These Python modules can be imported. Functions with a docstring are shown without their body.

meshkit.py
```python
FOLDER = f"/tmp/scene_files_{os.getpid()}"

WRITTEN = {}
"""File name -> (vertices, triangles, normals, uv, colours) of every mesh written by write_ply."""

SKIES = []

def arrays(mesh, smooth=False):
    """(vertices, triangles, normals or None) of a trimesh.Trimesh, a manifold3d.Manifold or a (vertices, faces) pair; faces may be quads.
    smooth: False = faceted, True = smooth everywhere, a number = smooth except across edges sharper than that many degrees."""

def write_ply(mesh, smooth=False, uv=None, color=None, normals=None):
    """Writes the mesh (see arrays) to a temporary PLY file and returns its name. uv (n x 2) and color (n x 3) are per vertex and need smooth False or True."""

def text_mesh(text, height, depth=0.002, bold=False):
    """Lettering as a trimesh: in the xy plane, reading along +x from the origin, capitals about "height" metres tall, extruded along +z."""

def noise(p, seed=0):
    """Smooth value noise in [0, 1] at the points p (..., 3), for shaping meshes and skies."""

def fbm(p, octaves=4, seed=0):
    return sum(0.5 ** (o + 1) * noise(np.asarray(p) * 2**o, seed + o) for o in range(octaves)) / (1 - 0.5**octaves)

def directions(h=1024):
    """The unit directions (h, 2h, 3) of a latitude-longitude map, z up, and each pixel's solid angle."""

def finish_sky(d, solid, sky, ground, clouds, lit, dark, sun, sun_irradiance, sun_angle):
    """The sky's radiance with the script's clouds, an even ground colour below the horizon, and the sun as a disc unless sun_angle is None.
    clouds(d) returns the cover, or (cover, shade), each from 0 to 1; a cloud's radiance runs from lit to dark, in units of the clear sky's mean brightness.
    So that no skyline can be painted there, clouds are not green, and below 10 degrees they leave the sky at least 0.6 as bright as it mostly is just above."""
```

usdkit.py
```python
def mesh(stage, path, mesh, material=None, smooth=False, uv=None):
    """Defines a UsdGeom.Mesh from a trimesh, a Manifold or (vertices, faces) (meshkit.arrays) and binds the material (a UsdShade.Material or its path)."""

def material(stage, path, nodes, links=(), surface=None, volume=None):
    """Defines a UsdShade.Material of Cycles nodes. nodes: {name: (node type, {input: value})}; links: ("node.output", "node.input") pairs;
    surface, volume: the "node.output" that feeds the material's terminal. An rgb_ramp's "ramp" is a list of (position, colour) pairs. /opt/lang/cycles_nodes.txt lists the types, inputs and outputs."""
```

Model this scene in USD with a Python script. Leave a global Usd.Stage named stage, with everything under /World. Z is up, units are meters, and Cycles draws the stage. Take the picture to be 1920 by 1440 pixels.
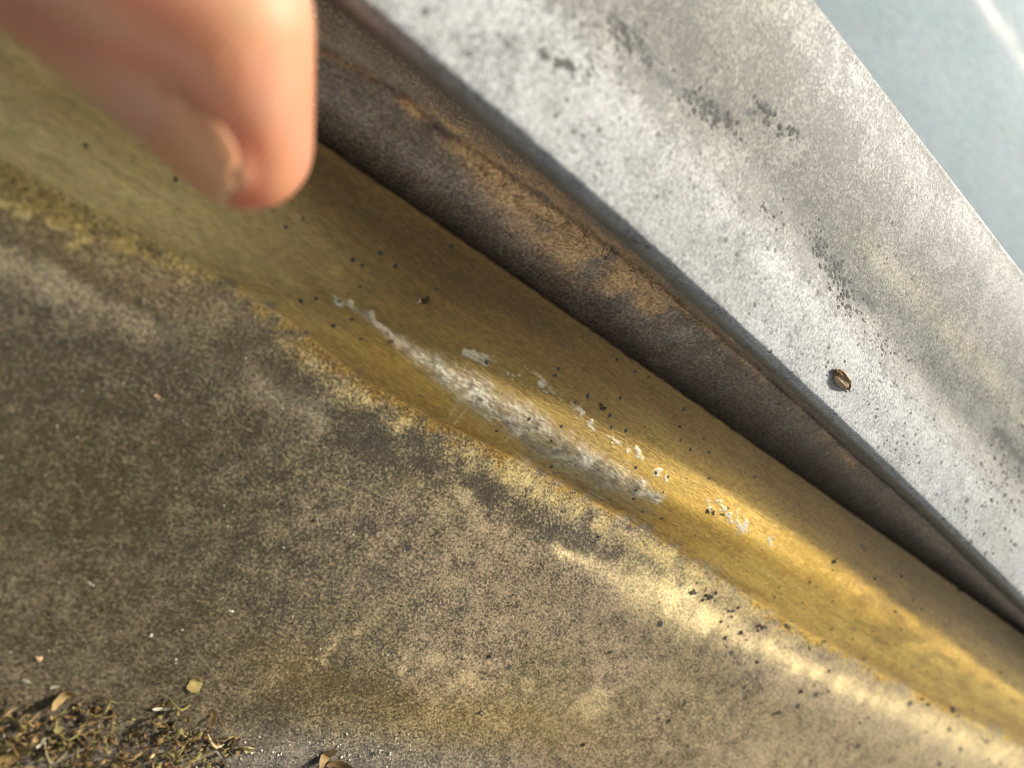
import math, random
from scipy.interpolate import PchipInterpolator
import numpy as np, trimesh, usdkit, meshkit
from pxr import Usd, UsdGeom, UsdLux, UsdShade, Gf, Sdf, Vt

random.seed(4); rng = np.random.default_rng(4)
stage = Usd.Stage.CreateInMemory()
UsdGeom.SetStageUpAxis(stage, UsdGeom.Tokens.z); UsdGeom.SetStageMetersPerUnit(stage, 1.0)
world = UsdGeom.Xform.Define(stage, '/World'); stage.SetDefaultPrim(world.GetPrim())
T = Sdf.ValueTypeNames

# ------------------------------------------------------------------ camera, sky, sun
# The folds of the metal run along world +X. The camera stands 88 mm above the lower panel.
FPX = 1500.0; H = 0.088
e = np.array([(3300 - 960) / FPX, -(2200 - 720) / FPX, -1.0]); e /= np.linalg.norm(e)
zc = np.array([0, 0, 1.0]); Zw = zc - (zc @ e) * e; Zw /= np.linalg.norm(Zw); Yw = np.cross(Zw, e)
R = np.array([e, Yw, Zw]); CAM = np.array([0, 0, H])
cam = UsdGeom.Camera.Define(stage, '/World/camera')
M = np.eye(4); M[:3, :3] = R.T; M[3, :3] = CAM
cam.AddTransformOp().Set(Gf.Matrix4d(*M.ravel().tolist()))
cam.CreateHorizontalApertureAttr(10.0); cam.CreateVerticalApertureAttr(7.5)
cam.CreateFocalLengthAttr(10.0 * FPX / 1920); cam.CreateClippingRangeAttr(Gf.Vec2f(0.002, 50))
cam.CreateFStopAttr(4.3); cam.CreateFocusDistanceAttr(0.105)
cam.CreateExposureAttr(0.82)

SUN_AZ, SUN_EL = math.radians(48), math.radians(25)
L = np.array([math.cos(SUN_EL) * math.cos(SUN_AZ), math.cos(SUN_EL) * math.sin(SUN_AZ), math.sin(SUN_EL)])
sun = UsdLux.DistantLight.Define(stage, '/World/sun')
sun.CreateIntensityAttr(1.2); sun.CreateAngleAttr(3.0); sun.CreateColorAttr(Gf.Vec3f(1.0, 0.93, 0.82)); sun.CreateNormalizeAttr(True)
zz = L; xx = np.cross([0, 0, 1.0], zz); xx /= np.linalg.norm(xx); yy = np.cross(zz, xx)
sm = np.eye(4); sm[0, :3] = xx; sm[1, :3] = yy; sm[2, :3] = zz
sun.AddTransformOp().Set(Gf.Matrix4d(*sm.ravel().tolist()))
dome = UsdLux.DomeLight.Define(stage, '/World/sky'); dome.CreateIntensityAttr(1.0)
dome.GetPrim().SetCustomDataByKey('kind', 'structure')
usdkit.material(stage, '/World/Looks/sky', {
    's': ('sky_texture', {'sky_type': 'single_scattering', 'sun_disc': False, 'sun_elevation': SUN_EL,
                          'sun_rotation': math.atan2(L[0], L[1]), 'aerosol_density': 3.0, 'air_density': 1.0, 'ozone_density': 1.0}),
    'h': ('hsv', {'saturation': 0.45}),
    'w': ('mix_color', {'blend_type': 'multiply', 'fac': 1.0, 'b': (1.05, 1.0, 0.88), 'use_clamp': False}),
    'b': ('background_shader', {'strength': 0.10})},
    [('s.color', 'h.color'), ('h.color', 'w.a'), ('w.result', 'b.color')], surface='b.background')
UsdShade.MaterialBindingAPI.Apply(dome.GetPrim()).Bind(UsdShade.Material.Get(stage, '/World/Looks/sky'))

# ------------------------------------------------------------------ helpers
def ray(px, py):
    px = np.asarray(px, float); py = np.asarray(py, float)
    return np.stack([(px - 960) / FPX, -(py - 720) / FPX, -np.ones_like(px)], -1) @ R.T
def at(px, py, z):                     # the point at height z seen at a place of the photograph
    d = ray(px, py); t = (np.asarray(z) - H) / d[..., 2]
    return CAM + d * t[..., None]
def cam_pt(px, py, depth):
    return CAM + ray(px, py) * np.asarray(depth)[..., None]
def proj(P):
    c = (P - CAM) @ R; w = np.maximum(-c[..., 2], 1e-3)
    return 960 + FPX * c[..., 0] / w, 720 - FPX * c[..., 1] / w
def sst(x, a, b):
    t = np.clip((x - a) / (b - a), 0, 1); return t * t * (3 - 2 * t)
def mixc(a, b, t):
    t = np.clip(t, 0, 1)[..., None]; return np.asarray(a) * (1 - t) + np.asarray(b) * t
def pdist(u, v, poly):                 # distance to a polyline and place along it (0..1)
    poly = np.asarray(poly, float); best = np.full(u.shape, 1e9); where = np.zeros(u.shape); n = len(poly) - 1
    for i in range(n):
        a, b = poly[i], poly[i + 1]; ab = b - a
        t = np.clip(((u - a[0]) * ab[0] + (v - a[1]) * ab[1]) / (ab @ ab), 0, 1)
        d = np.hypot(u - a[0] - t * ab[0], v - a[1] - t * ab[1]); m = d < best
        best = np.where(m, d, best); where = np.where(m, (i + t) / n, where)
    return best, where
def band(u, v, poly, w, soft=1.0):
    d, s = pdist(u, v, poly)
    w = np.interp(s, np.linspace(0, 1, len(w)), w) if np.ndim(w) else w
    return np.exp(-(d / w) ** 2 * soft)
def blob(u, v, cx, cy, rx, ry, ang=0):
    c, s = math.cos(math.radians(ang)), math.sin(math.radians(ang))
    a = (u - cx) * c + (v - cy) * s; b = -(u - cx) * s + (v - cy) * c
    return np.exp(-(a / rx) ** 2 - (b / ry) ** 2)
def fb(P, scale, oct=4, seed=0, sx=1.0):
    q = np.array(P) * scale; q[..., 0] = q[..., 0] * sx
    return meshkit.fbm(q + 50, oct, seed) - 0.5
def spline(xs, ys, x):
    from scipy.interpolate import PchipInterpolator
    f = PchipInterpolator(xs, ys, extrapolate=True)
    x = np.asarray(x, float); y = f(np.clip(x, xs[0], xs[-1]))
    lo, hi = f.derivative()(xs[0]), f.derivative()(xs[-1])
    return y + np.where(x < xs[0], (x - xs[0]) * lo, 0) + np.where(x > xs[-1], (x - xs[-1]) * hi, 0)

taken = {}
def path(parent, name):
    key = (str(parent), name); k = taken.get(key, -1) + 1; taken[key] = k
    return f'{parent}/{name}' + (f'_{k:03d}' if k else '')
def tag(p, label=None, cat=None, group=None, kind=None):
    p = p.GetPrim() if hasattr(p, 'GetPrim') else p
    for k, x in (('label', label), ('category', cat), ('group', group), ('kind', kind)):
        if x: p.SetCustomDataByKey(k, x)
    return p
def thing(name, label, cat, loc=(0, 0, 0), group=None, kind=None):
    x = UsdGeom.Xform.Define(stage, path('/World', name)); x.AddTranslateOp().Set(Gf.Vec3d(*map(float, loc)))
    tag(x, label, cat, group, kind); return x
def obj(name, mesh, mat, parent=None, loc=None, prim=None, smooth=False, normals=None):
    base = parent.GetPath() if parent is not None else '/World'
    v, f = (mesh.vertices, mesh.faces) if hasattr(mesh, 'faces') else mesh
    v = np.asarray(v, float)
    if loc is not None: v = v - np.asarray(loc)
    m = usdkit.mesh(stage, path(base, name), (v, np.asarray(f)), LOOK[mat], smooth=smooth)
    if normals is not None:
        m.CreateNormalsAttr(Vt.Vec3fArray.FromNumpy(normals.astype(np.float32))); m.SetNormalsInterpolation('vertex')
    api = UsdGeom.PrimvarsAPI(m)
    for k, a in (prim or {}).items():
        a = np.asarray(a, np.float32)
        if a.ndim == 2: api.CreatePrimvar(k, T.Color3fArray, 'vertex').Set(Vt.Vec3fArray.FromNumpy(a))
        else: api.CreatePrimvar(k, T.FloatArray, 'vertex').Set(Vt.FloatArray.FromNumpy(a))
    return m
def grid_faces(n, m):
    i = np.arange(n - 1)[:, None] * m + np.arange(m - 1)[None]; i = i.ravel()
    return np.stack([i, i + m, i + m + 1, i + 1], 1)
def grid_normals(G):
    a = np.gradient(G, axis=0); b = np.gradient(G, axis=1); n = np.cross(a, b)
    return n / np.maximum(np.linalg.norm(n, axis=-1, keepdims=True), 1e-12)

# ------------------------------------------------------------------ materials
LOOK = {}
def grainy(name, scale, rough, stretch=(1, 1, 1), soft=0.06, bump=0.00006, hue=0.25, spec=0.5, coarse=0.35, spot_scale=420, sand=(0.8, 1.2)):
    """Two colours (primvars base and grain) broken into grains; primvars: cover = share of grain, spots = share of dark specks, metal, gloss."""
    nodes = {
        'p': ('geometry', {}), 'mp': ('mapping', {'scale': stretch}),
        'base': ('attribute', {'attribute': 'base'}), 'grain': ('attribute', {'attribute': 'grain'}), 'cov': ('attribute', {'attribute': 'cover'}),
        'spt': ('attribute', {'attribute': 'spots'}), 'met': ('attribute', {'attribute': 'metal'}), 'gl': ('attribute', {'attribute': 'gloss'}),
        'n1': ('noise_texture', {'scale': scale, 'detail': 5.0, 'roughness': 0.74}),
        'n2': ('noise_texture', {'scale': scale * 0.16, 'detail': 4.0, 'roughness': 0.6}),
        'a1': ('math', {'math_type': 'multiply_add', 'value2': coarse}),
        'a2': ('math', {'math_type': 'add'}), 
        'fac': ('map_range', {'range_type': 'smoothstep', 'from_min': 1.0 + coarse * .5 - soft, 'from_max': 1.0 + coarse * .5 + soft, 'clamp': True}),
        'c': ('mix_color', {'blend_type': 'mix'}),
        'n3': ('noise_texture', {'scale': scale * 0.6, 'detail': 2.0}),
        'hs': ('mix_color', {'blend_type': 'overlay', 'fac': hue}),
        'vn': ('noise_texture', {'scale': spot_scale * 2.2, 'detail': 3.0}),
        'v': ('voronoi_texture', {'scale': spot_scale, 'feature': 'f1', 'randomness': 1.0}),
        'vs': ('math', {'math_type': 'multiply_add', 'value2': 0.5}),
        'vsep': ('separate_color', {}),
        'sel': ('math', {'math_type': 'less_than'}),
        'sz': ('map_range', {'range_type': 'smoothstep', 'from_min': 0.44, 'from_max': 0.54, 'to_min': 1.0, 'to_max': 0.0, 'clamp': True}),
        'sf': ('math', {'math_type': 'multiply'}),
        'n4': ('noise_texture', {'scale': scale * 1.1, 'detail': 2.0, 'roughness': 0.7}), 'mp2': ('mapping', {'location': (0.31, 0.17, 0.05)}),
        'gm': ('map_range', {'from_min': 0.32, 'from_max': 0.68, 'to_min': sand[0], 'to_max': sand[1], 'clamp': True}), 'hv': ('hsv', {}),
        'dk': ('mix_color', {'blend_type': 'mix', 'b': (0.035, 0.033, 0.03)}),
        'r1': ('map_range', {'from_min': 0, 'from_max': 1, 'to_min': rough, 'to_max': 0.22, 'clamp': True}),
        'hgt': ('math', {'math_type': 'multiply_add', 'value2': 0.6}),
        'bp': ('bump', {'strength': 1.0, 'distance': bump}),
        'b': ('principled_bsdf', {'specular_ior_level': spec}),
    }
    links = [('p.position', 'mp.vector'), ('mp.vector', 'n1.vector'), ('mp.vector', 'n2.vector'), ('mp.vector', 'n3.vector'), ('p.position', 'v.vector'), ('p.position', 'vn.vector'),
             ('n2.fac', 'a1.value1'), ('n1.fac', 'a1.value3'), ('a1.value', 'a2.value1'), ('cov.fac', 'a2.value2'), ('a2.value', 'fac.value'),
             ('fac.result', 'c.fac'), ('base.color', 'c.a'), ('grain.color', 'c.b'), ('c.result', 'hs.a'), ('n3.color', 'hs.b'),
             ('vn.fac', 'vs.value1'), ('v.distance', 'vs.value3'), ('vs.value', 'sz.value'), ('v.color', 'vsep.color'), ('vsep.r', 'sel.value1'), ('spt.fac', 'sel.value2'),
             ('sel.value', 'sf.value1'), ('sz.result', 'sf.value2'), ('mp.vector', 'mp2.vector'), ('mp2.vector', 'n4.vector'), ('n4.fac', 'gm.value'), ('gm.result', 'hv.value'), ('hs.result', 'hv.color'), ('sf.value', 'dk.fac'), ('hv.color', 'dk.a'), ('dk.result', 'b.base_color'),
             ('gl.fac', 'r1.value'), ('r1.result', 'b.roughness'), ('met.fac', 'b.metallic'),
             ('fac.result', 'hgt.value1'), ('n1.fac', 'hgt.value3'), ('hgt.value', 'bp.height'), ('bp.normal', 'b.normal')]
    LOOK[name] = usdkit.material(stage, '/World/Looks/' + name, nodes, links, surface='b.BSDF')
grainy('dusty_metal', 2500, 0.62, soft=0.15, bump=0.00007, hue=0.16, coarse=0.42, sand=(0.42, 1.6), spec=0.22)
grainy('stained_metal', 3000, 0.40, stretch=(0.32, 1, 1), soft=0.22, bump=0.00003, hue=0.12, spot_scale=900)
grainy('galvanised', 3000, 0.55, stretch=(1.0, 0.7, 1), soft=0.12, bump=0.000025, hue=0.08, spot_scale=800, sand=(0.55, 1.45), spec=0.35)
grainy('old_steel', 2300, 0.7, soft=0.16, bump=0.00010, hue=0.25, sand=(0.6, 1.45))
grainy('far_metal', 700, 0.42, stretch=(0.5, 1, 1), soft=0.4, bump=0.00001, hue=0.04, sand=(.97, 1.03))
def plain(name, col, rough=0.6, var=0.35, scale=900, spec=0.4, bump=0.0001, trans=0.0):
    LOOK[name] = usdkit.material(stage, '/World/Looks/' + name, {
        'p': ('geometry', {}), 'n': ('noise_texture', {'scale': scale, 'detail': 4.0}),
        'r': ('rgb_ramp', {'ramp': [(0.3, tuple(np.array(col) * (1 - var))), (0.7, tuple(np.minimum(np.array(col) * (1 + var), 1)))]}),
        'bp': ('bump', {'distance': bump, 'strength': 1.0}),
        'b': ('principled_bsdf', {'roughness': rough, 'specular_ior_level': spec, 'transmission_weight': trans})},
        [('p.position', 'n.vector'), ('n.fac', 'r.fac'), ('r.color', 'b.base_color'), ('n.fac', 'bp.height'), ('bp.normal', 'b.normal')], surface='b.BSDF')
plain('grit', (0.040, 0.032, 0.024)); plain('pale_grain', (0.50, 0.45, 0.36)); plain('chitin', (0.24, 0.165, 0.085), 0.5, spec=0.4)
plain('dry_leaf', (0.20, 0.135, 0.055), 0.6, spec=.25); plain('brown_leaf', (0.11, 0.066, 0.026), 0.65, spec=.25); plain('straw', (0.42, 0.33, 0.17), 0.5)
plain('yellow_leaf', (0.27, 0.21, 0.075), 0.6); plain('pale_flake', (0.32, 0.30, 0.23), 0.7, spec=.2); plain('dark_soil', (0.045, 0.033, 0.018), 0.8)
plain('speck', (0.065, 0.064, 0.060), 0.8); plain('moss', (0.14, 0.12, 0.035), 0.7); plain('fibre', (0.24, 0.13, 0.06), 0.6); plain('seed', (0.52, 0.42, 0.20), 0.4)
plain('crumb', (0.55, 0.36, 0.20), 0.6)
LOOK['skin'] = usdkit.material(stage, '/World/Looks/skin', {
    'p': ('geometry', {}), 'n': ('noise_texture', {'scale': 160.0, 'detail': 4.0}), 'att': ('attribute', {'attribute': 'base'}),
    'ridge': ('wave_texture', {'scale': 620.0, 'distortion': 3.0, 'detail': 1.0}),
    'm': ('mix_color', {'blend_type': 'overlay', 'fac': 0.25}),
    'bp': ('bump', {'distance': 0.00004, 'strength': 0.6}),
    'b': ('principled_bsdf', {'roughness': 0.55, 'subsurface_weight': 0.30, 'subsurface_scale': 0.0025, 'subsurface_radius': (1.0, 0.35, 0.2), 'specular_ior_level': 0.45})},
    [('p.position', 'n.vector'), ('p.position', 'ridge.vector'), ('att.color', 'm.a'), ('n.color', 'm.b'), ('m.result', 'b.base_color'), ('ridge.fac', 'bp.height'), ('bp.normal', 'b.normal')], surface='b.BSDF')
LOOK['nail'] = usdkit.material(stage, '/World/Looks/nail', {
    'att': ('attribute', {'attribute': 'base'}),
    'b': ('principled_bsdf', {'roughness': 0.52, 'subsurface_weight': 0.28, 'subsurface_scale': 0.0015, 'subsurface_radius': (1.0, 0.4, 0.25), 'specular_ior_level': 0.5})},
    [('att.color', 'b.base_color')], surface='b.BSDF')

# ------------------------------------------------------------------ lower sheet: dusty face, then the stained flange up to its free edge
NS = 1000
PXS = np.concatenate([np.linspace(-420, 0, 60, endpoint=False), np.linspace(0, 1950, 880, endpoint=False), np.linspace(1950, 2450, 60)])
def line_boundary(x):
    return spline([-420, 0, 219, 365, 510, 693, 965, 1220, 1384, 1512, 1658, 1913, 2450], [70, 300, 416, 500, 582, 720, 862, 1004, 1108, 1186, 1268, 1402, 1702], x)
def line_edge(x):
    return spline([-420, 0, 590, 1000, 1384, 1912, 2450], [-450, -158, 255, 541, 812, 1186, 1590], x)
ZE = 0.0032
P1 = at(PXS, line_boundary(PXS), 0.0)
# the same X for both lines: sample the edge line by X
ex = np.linspace(-420, 2450, 900); Pe_all = at(ex, line_edge(ex), ZE)
Xs = P1[:, 0]
Pe = np.stack([Xs, np.interp(Xs, Pe_all[:, 0], Pe_all[:, 1]), np.full(NS, ZE)], 1)
Pe[:, 1] += 0.00022 * (fb(np.stack([Xs, 0 * Xs, 0 * Xs], 1), 420, 4, 3)) + 0.00010 * fb(np.stack([Xs, 0 * Xs, 0 * Xs], 1), 1600, 2, 4)
NA = 300
dA = np.concatenate([np.linspace(0, 0.10, 250, endpoint=False), np.linspace(0.10, 0.20, 50)])[::-1]
GA = np.zeros((NS, NA, 3)); GA[:, :, 0] = Xs[:, None]; GA[:, :, 1] = P1[:, None, 1] - dA[None]
NB = 170
vB = np.linspace(0, 1, NB + 1)[1:]
GB = np.zeros((NS, NB, 3)); GB[:, :, 0] = Xs[:, None]; GB[:, :, 1] = P1[:, None, 1] * (1 - vB) + Pe[:, None, 1] * vB
crest = (0.31 + 0.17 * sst(PXS, 1080, 1480))[:, None]
vv = vB[None] * np.ones((NS, 1)); tu = np.clip((vv + .02) / (crest + .02), 0, 1); td = np.clip((vv - crest) / (1 - crest), 0, 1)
GB[:, :, 2] = (0.32 + 0.68 * sst(PXS, 500, 1250))[:, None] * 0.0031 * tu * tu * (3 - 2 * tu) - 0.0009 * td * td * (3 - 2 * td)
bead = sst(PXS, 750, 1350)
GA[:, :, 2] = bead[:, None] * 0.00065 * np.exp(-((dA - 0.0105) / 0.0045) ** 2)[None] + 0.00005 * np.exp(-(dA / 0.002) ** 2)[None]
G = np.concatenate([GA, GB], 1)
G[:, :, 2] += 0.0011 * fb(G, 28, 3, 11) * sst(np.concatenate([dA, np.zeros(NB)]), 0.002, 0.02)[None] + 0.00010 * fb(G, 160, 3, 12, 0.35)
U, V = proj(G)
VB = np.concatenate([np.zeros(NA), vB])[None] * np.ones((NS, 1))
DA = np.concatenate([dA, np.zeros(NB)])[None] * np.ones((NS, 1))
ONE = np.ones_like(U)
wx = fb(G, 90, 4, 21) * 70; wy = fb(G, 90, 4, 22) * 70          # ragged outlines
fx = fb(G, 600, 3, 23) * 26; fy = fb(G, 600, 3, 24) * 26
Uw, Vw = U + wx * 0.6 + fx, V + wy * 0.6 + fy
# --- dusty face
cov = 0.45 + 0.11 * fb(G, 45, 4, 31) + 0.13 * fb(G, 240, 4, 32)
cov += 0.10 * blob(U, V, 900, 1080, 420, 200, 25) - 0.10 * blob(U, V, 250, 850, 500, 260, 20) + 0.16 * sst(U, 1000, 1900)
cov -= (0.15 + 0.4 * fb(G, 350, 3, 35)) * band(Uw, Vw, [(430, 640), (560, 740), (720, 815), (850, 885), (930, 940)], [30, 45, 60, 45, 30])
cov -= 0.16 * band(Uw, Vw, [(990, 975), (1130, 1040), (1280, 1110)], [25, 30, 25])
cov -= 0.14 * band(Uw, Vw, [(520, 1330), (640, 1265), (760, 1300)], 35)
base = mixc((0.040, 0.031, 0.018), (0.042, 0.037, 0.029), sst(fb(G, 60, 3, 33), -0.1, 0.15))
base = mixc(base, (0.034, 0.027, 0.012), blob(U, V, 150, 900, 500, 300))  # shade on the left side, painted into base and grain tones
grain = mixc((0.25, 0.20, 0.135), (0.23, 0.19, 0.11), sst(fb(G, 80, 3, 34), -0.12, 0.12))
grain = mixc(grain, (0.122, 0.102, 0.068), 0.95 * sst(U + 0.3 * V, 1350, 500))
grain = mixc(grain, (0.33, 0.27, 0.165), 0.65 * sst(U, 1000, 1800))  # right side painted paler for sunlight, base tone as well
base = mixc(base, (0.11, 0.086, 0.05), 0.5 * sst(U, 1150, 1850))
# wiped, smoother places; the cream band along the bead paints in a sun highlight
wiped_lit = np.clip(0.6 + 1.6 * fb(G, 420, 4, 37), .45, 1) * np.clip(0.8 * band(Uw, Vw, [(1040, 1030), (1120, 1062), (1200, 1095), (1290, 1140)], [8, 20, 42, 40]) +
      0.95 * band(U + fx, V + fy, [(1290, 1140), (1420, 1205), (1560, 1275), (1700, 1335), (1900, 1425), (2100, 1520)], [30, 20, 18, 20, 25, 30]), 0, 1)
cov += 0.40 * wiped_lit; base = mixc(base, (0.46, 0.365, 0.19), 0.8 * wiped_lit); grain = mixc(grain, (0.68, 0.56, 0.31), 0.9 * wiped_lit)
s2 = np.clip(band(Uw, Vw, [(470, 700), (540, 755), (600, 790)], [25, 38, 25]) + 0.8 * blob(Uw, Vw, 230, 590, 90, 34, 25) + 0.9 * band(Uw, Vw, [(-100, 440), (60, 510), (140, 560)], 40), 0, 1)
cov += 0.20 * s2; base = mixc(base, (0.10, 0.085, 0.062), 0.6 * s2); grain = mixc(grain, (0.20, 0.175, 0.135), 0.5 * s2)
s3 = (0.55 + 2.2 * fb(G, 300, 3, 36)) * np.clip(sum(band(Uw + fx * 1.2, Vw + fy * 1.2, p, w) for p, w in (([(760, 1235), (830, 1228), (900, 1245)], 16), ([(800, 1275), (920, 1290), (1050, 1285), (1090, 1330)], 18), ([(1085, 1310), (1110, 1290), (1120, 1310), (1060, 1330)], 9), ([(840, 930), (900, 945), (930, 990)], 18), ([(620, 1245), (650, 1190)], 6))), 0, 1)
cov += 0.20 * s3; grain = mixc(grain, (0.34, 0.28, 0.17), 0.8 * s3); base = mixc(base, (0.15, 0.12, 0.07), 0.6 * s3)
s4 = sst(V - 0.05 * U + 0.6 * wy, 1300, 1400) * sst(U, 1150, 700)
base = mixc(base, (0.085, 0.078, 0.072), 0.8 * s4); grain = mixc(grain, (0.22, 0.20, 0.175), 0.7 * s4)
ol = 0.6 * blob(Uw, Vw, 780, 1330, 190, 60, 10) + 0.7 * blob(Uw, Vw, 1010, 1360, 200, 60, 10) + 0.5 * blob(Uw, Vw, 560, 1255, 80, 50)
base = mixc(base, (0.085, 0.062, 0.018), ol); grain = mixc(grain, (0.26, 0.19, 0.085), 0.6 * ol)
cov = 0.50 + 0.70 * (cov - 0.49); warm = np.array([1.0, .97, .90]); base = base * warm; grain = grain * warm
# yellow fringe where the dust ends
fr = np.exp(-((np.where(VB > 0, -VB * .019, DA) - 0.0016) / 0.0022) ** 2) * sst(U, 420, 700) * (1 - 0.6 * sst(U, 1350, 1550))
fr = np.clip(fr * (0.45 + 2.0 * fb(G, 420, 4, 41)), 0, .8)
cov += 0.16 * fr; grain = mixc(grain, (0.42, 0.33, 0.14), fr); base = mixc(base, (0.075, 0.055, 0.018), 0.7 * fr)
yl = np.exp(-(np.maximum(DA, VB * .012) / 0.006) ** 2) * sst(U, 620, 150)
base = mixc(base, (0.13, 0.088, 0.036), 0.8 * yl); grain = mixc(grain, (0.25, 0.20, 0.095), 0.8 * yl)
dk = band(Uw, Vw, [(-60, 400), (60, 465), (180, 530), (250, 570), (300, 600)], [16, 13, 12, 10, 8]) * 0.9
cov -= 0.28 * dk
spA = 0.02 + 0.10 * sst(U, 1100, 1700) + 0.06 * s4
# --- stained flange
tb = np.clip(VB, 0, 1)
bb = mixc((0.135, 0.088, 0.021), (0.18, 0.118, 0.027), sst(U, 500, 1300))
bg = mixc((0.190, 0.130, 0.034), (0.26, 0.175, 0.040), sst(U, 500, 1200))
bb = mixc(bb, (0.44, 0.28, 0.055), 0.8 * sst(U, 1100, 1500)); bg = mixc(bg, (0.66, 0.47, 0.14), 0.85 * sst(U, 1050, 1500))  # yellow stretch at right, brightened to paint in the sunlight
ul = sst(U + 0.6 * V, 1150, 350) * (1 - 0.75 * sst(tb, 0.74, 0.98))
bb = mixc(bb, (0.58, 0.47, 0.21), 0.92 * ul); bg = mixc(bg, (0.74, 0.62, 0.33), 0.92 * ul)  # cream coat at upper left, lifted further in place of light
stk = sst(fb(G, 420, 4, 60, .035), .02, .16) * ul; bb = mixc(bb, (0.30, 0.22, 0.08), .55 * stk); bg = mixc(bg, (0.42, 0.32, 0.13), .55 * stk)
orr = blob(Uw, Vw, 1210, 985, 170, 55, 28)
bb = mixc(bb, (0.30, 0.155, 0.022), 0.8 * orr); bg = mixc(bg, (0.52, 0.31, 0.06), 0.6 * orr)
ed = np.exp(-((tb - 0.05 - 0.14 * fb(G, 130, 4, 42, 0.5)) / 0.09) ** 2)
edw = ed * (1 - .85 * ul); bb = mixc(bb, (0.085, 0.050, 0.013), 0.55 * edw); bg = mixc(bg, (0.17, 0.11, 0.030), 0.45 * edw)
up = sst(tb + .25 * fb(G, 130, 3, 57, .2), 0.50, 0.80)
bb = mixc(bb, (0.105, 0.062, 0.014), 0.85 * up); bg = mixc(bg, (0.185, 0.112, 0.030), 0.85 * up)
dirtB = sst(fb(G, 90, 4, 58, .25) + .5 * fb(G, 700, 3, 59, .4), .02, .22) * (1 - .5 * ul); bb = mixc(bb, (0.085, 0.058, 0.020), .45 * dirtB); bg = mixc(bg, (0.17, 0.12, 0.045), .45 * dirtB)
bcov = 0.50 + 0.7 * fb(G, 260, 4, 43, 0.06) + 0.25 * fb(G, 1100, 2, 44, 0.08) + 0.10 * ul - 0.12 * ed
silv = np.clip(1.25 * band(U + fx * .9, V + fy * .9, [(640, 560), (730, 630), (800, 675), (870, 722), (960, 780), (1060, 842), (1150, 893), (1235, 935)], [4, 9, 16, 21, 24, 25, 20, 9]), 0, 1) * (0.35 + 0.65 * sst(U, 640, 900)) * np.clip(.8 + 1.5 * fb(G, 500, 3, 56), .3, 1)
scr = np.zeros_like(U); sg = np.random.default_rng(17)
for q_ in range(46):
    t_ = sg.random(); cx_ = 860 + 350 * t_ + 12 * sg.normal(); cy_ = np.interp(cx_, [640, 800, 960, 1150, 1235], [560, 675, 780, 893, 935]) + 26 * sg.normal() + 12
    an_ = math.radians(-58 + 10 * sg.normal()) if q_ % 3 else math.radians(36 + 6 * sg.normal()); ln_ = 8 + 26 * sg.random()
    scr = np.maximum(scr, (.35 + .65 * sg.random()) * band(U, V, [(cx_ - ln_ * math.cos(an_), cy_ - ln_ * math.sin(an_)), (cx_ + ln_ * math.cos(an_), cy_ + ln_ * math.sin(an_))], 1.6))
flk = np.clip(sum(band(U + fx, V + fy, p, w) for p, w in (([(610, 545), (660, 575), (690, 590)], 9), ([(700, 600), (740, 640)], 9), ([(980, 700), (1030, 735), (1075, 765)], 14), ([(850, 640), (960, 700)], 8), ([(1090, 780), (1180, 850), (1260, 900)], 14), ([(1340, 945), (1390, 980), (1410, 1000)], 15), ([(1445, 1015), (1465, 1030)], 13), ([(1030, 855), (1075, 862)], 9))), 0, 1)
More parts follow.
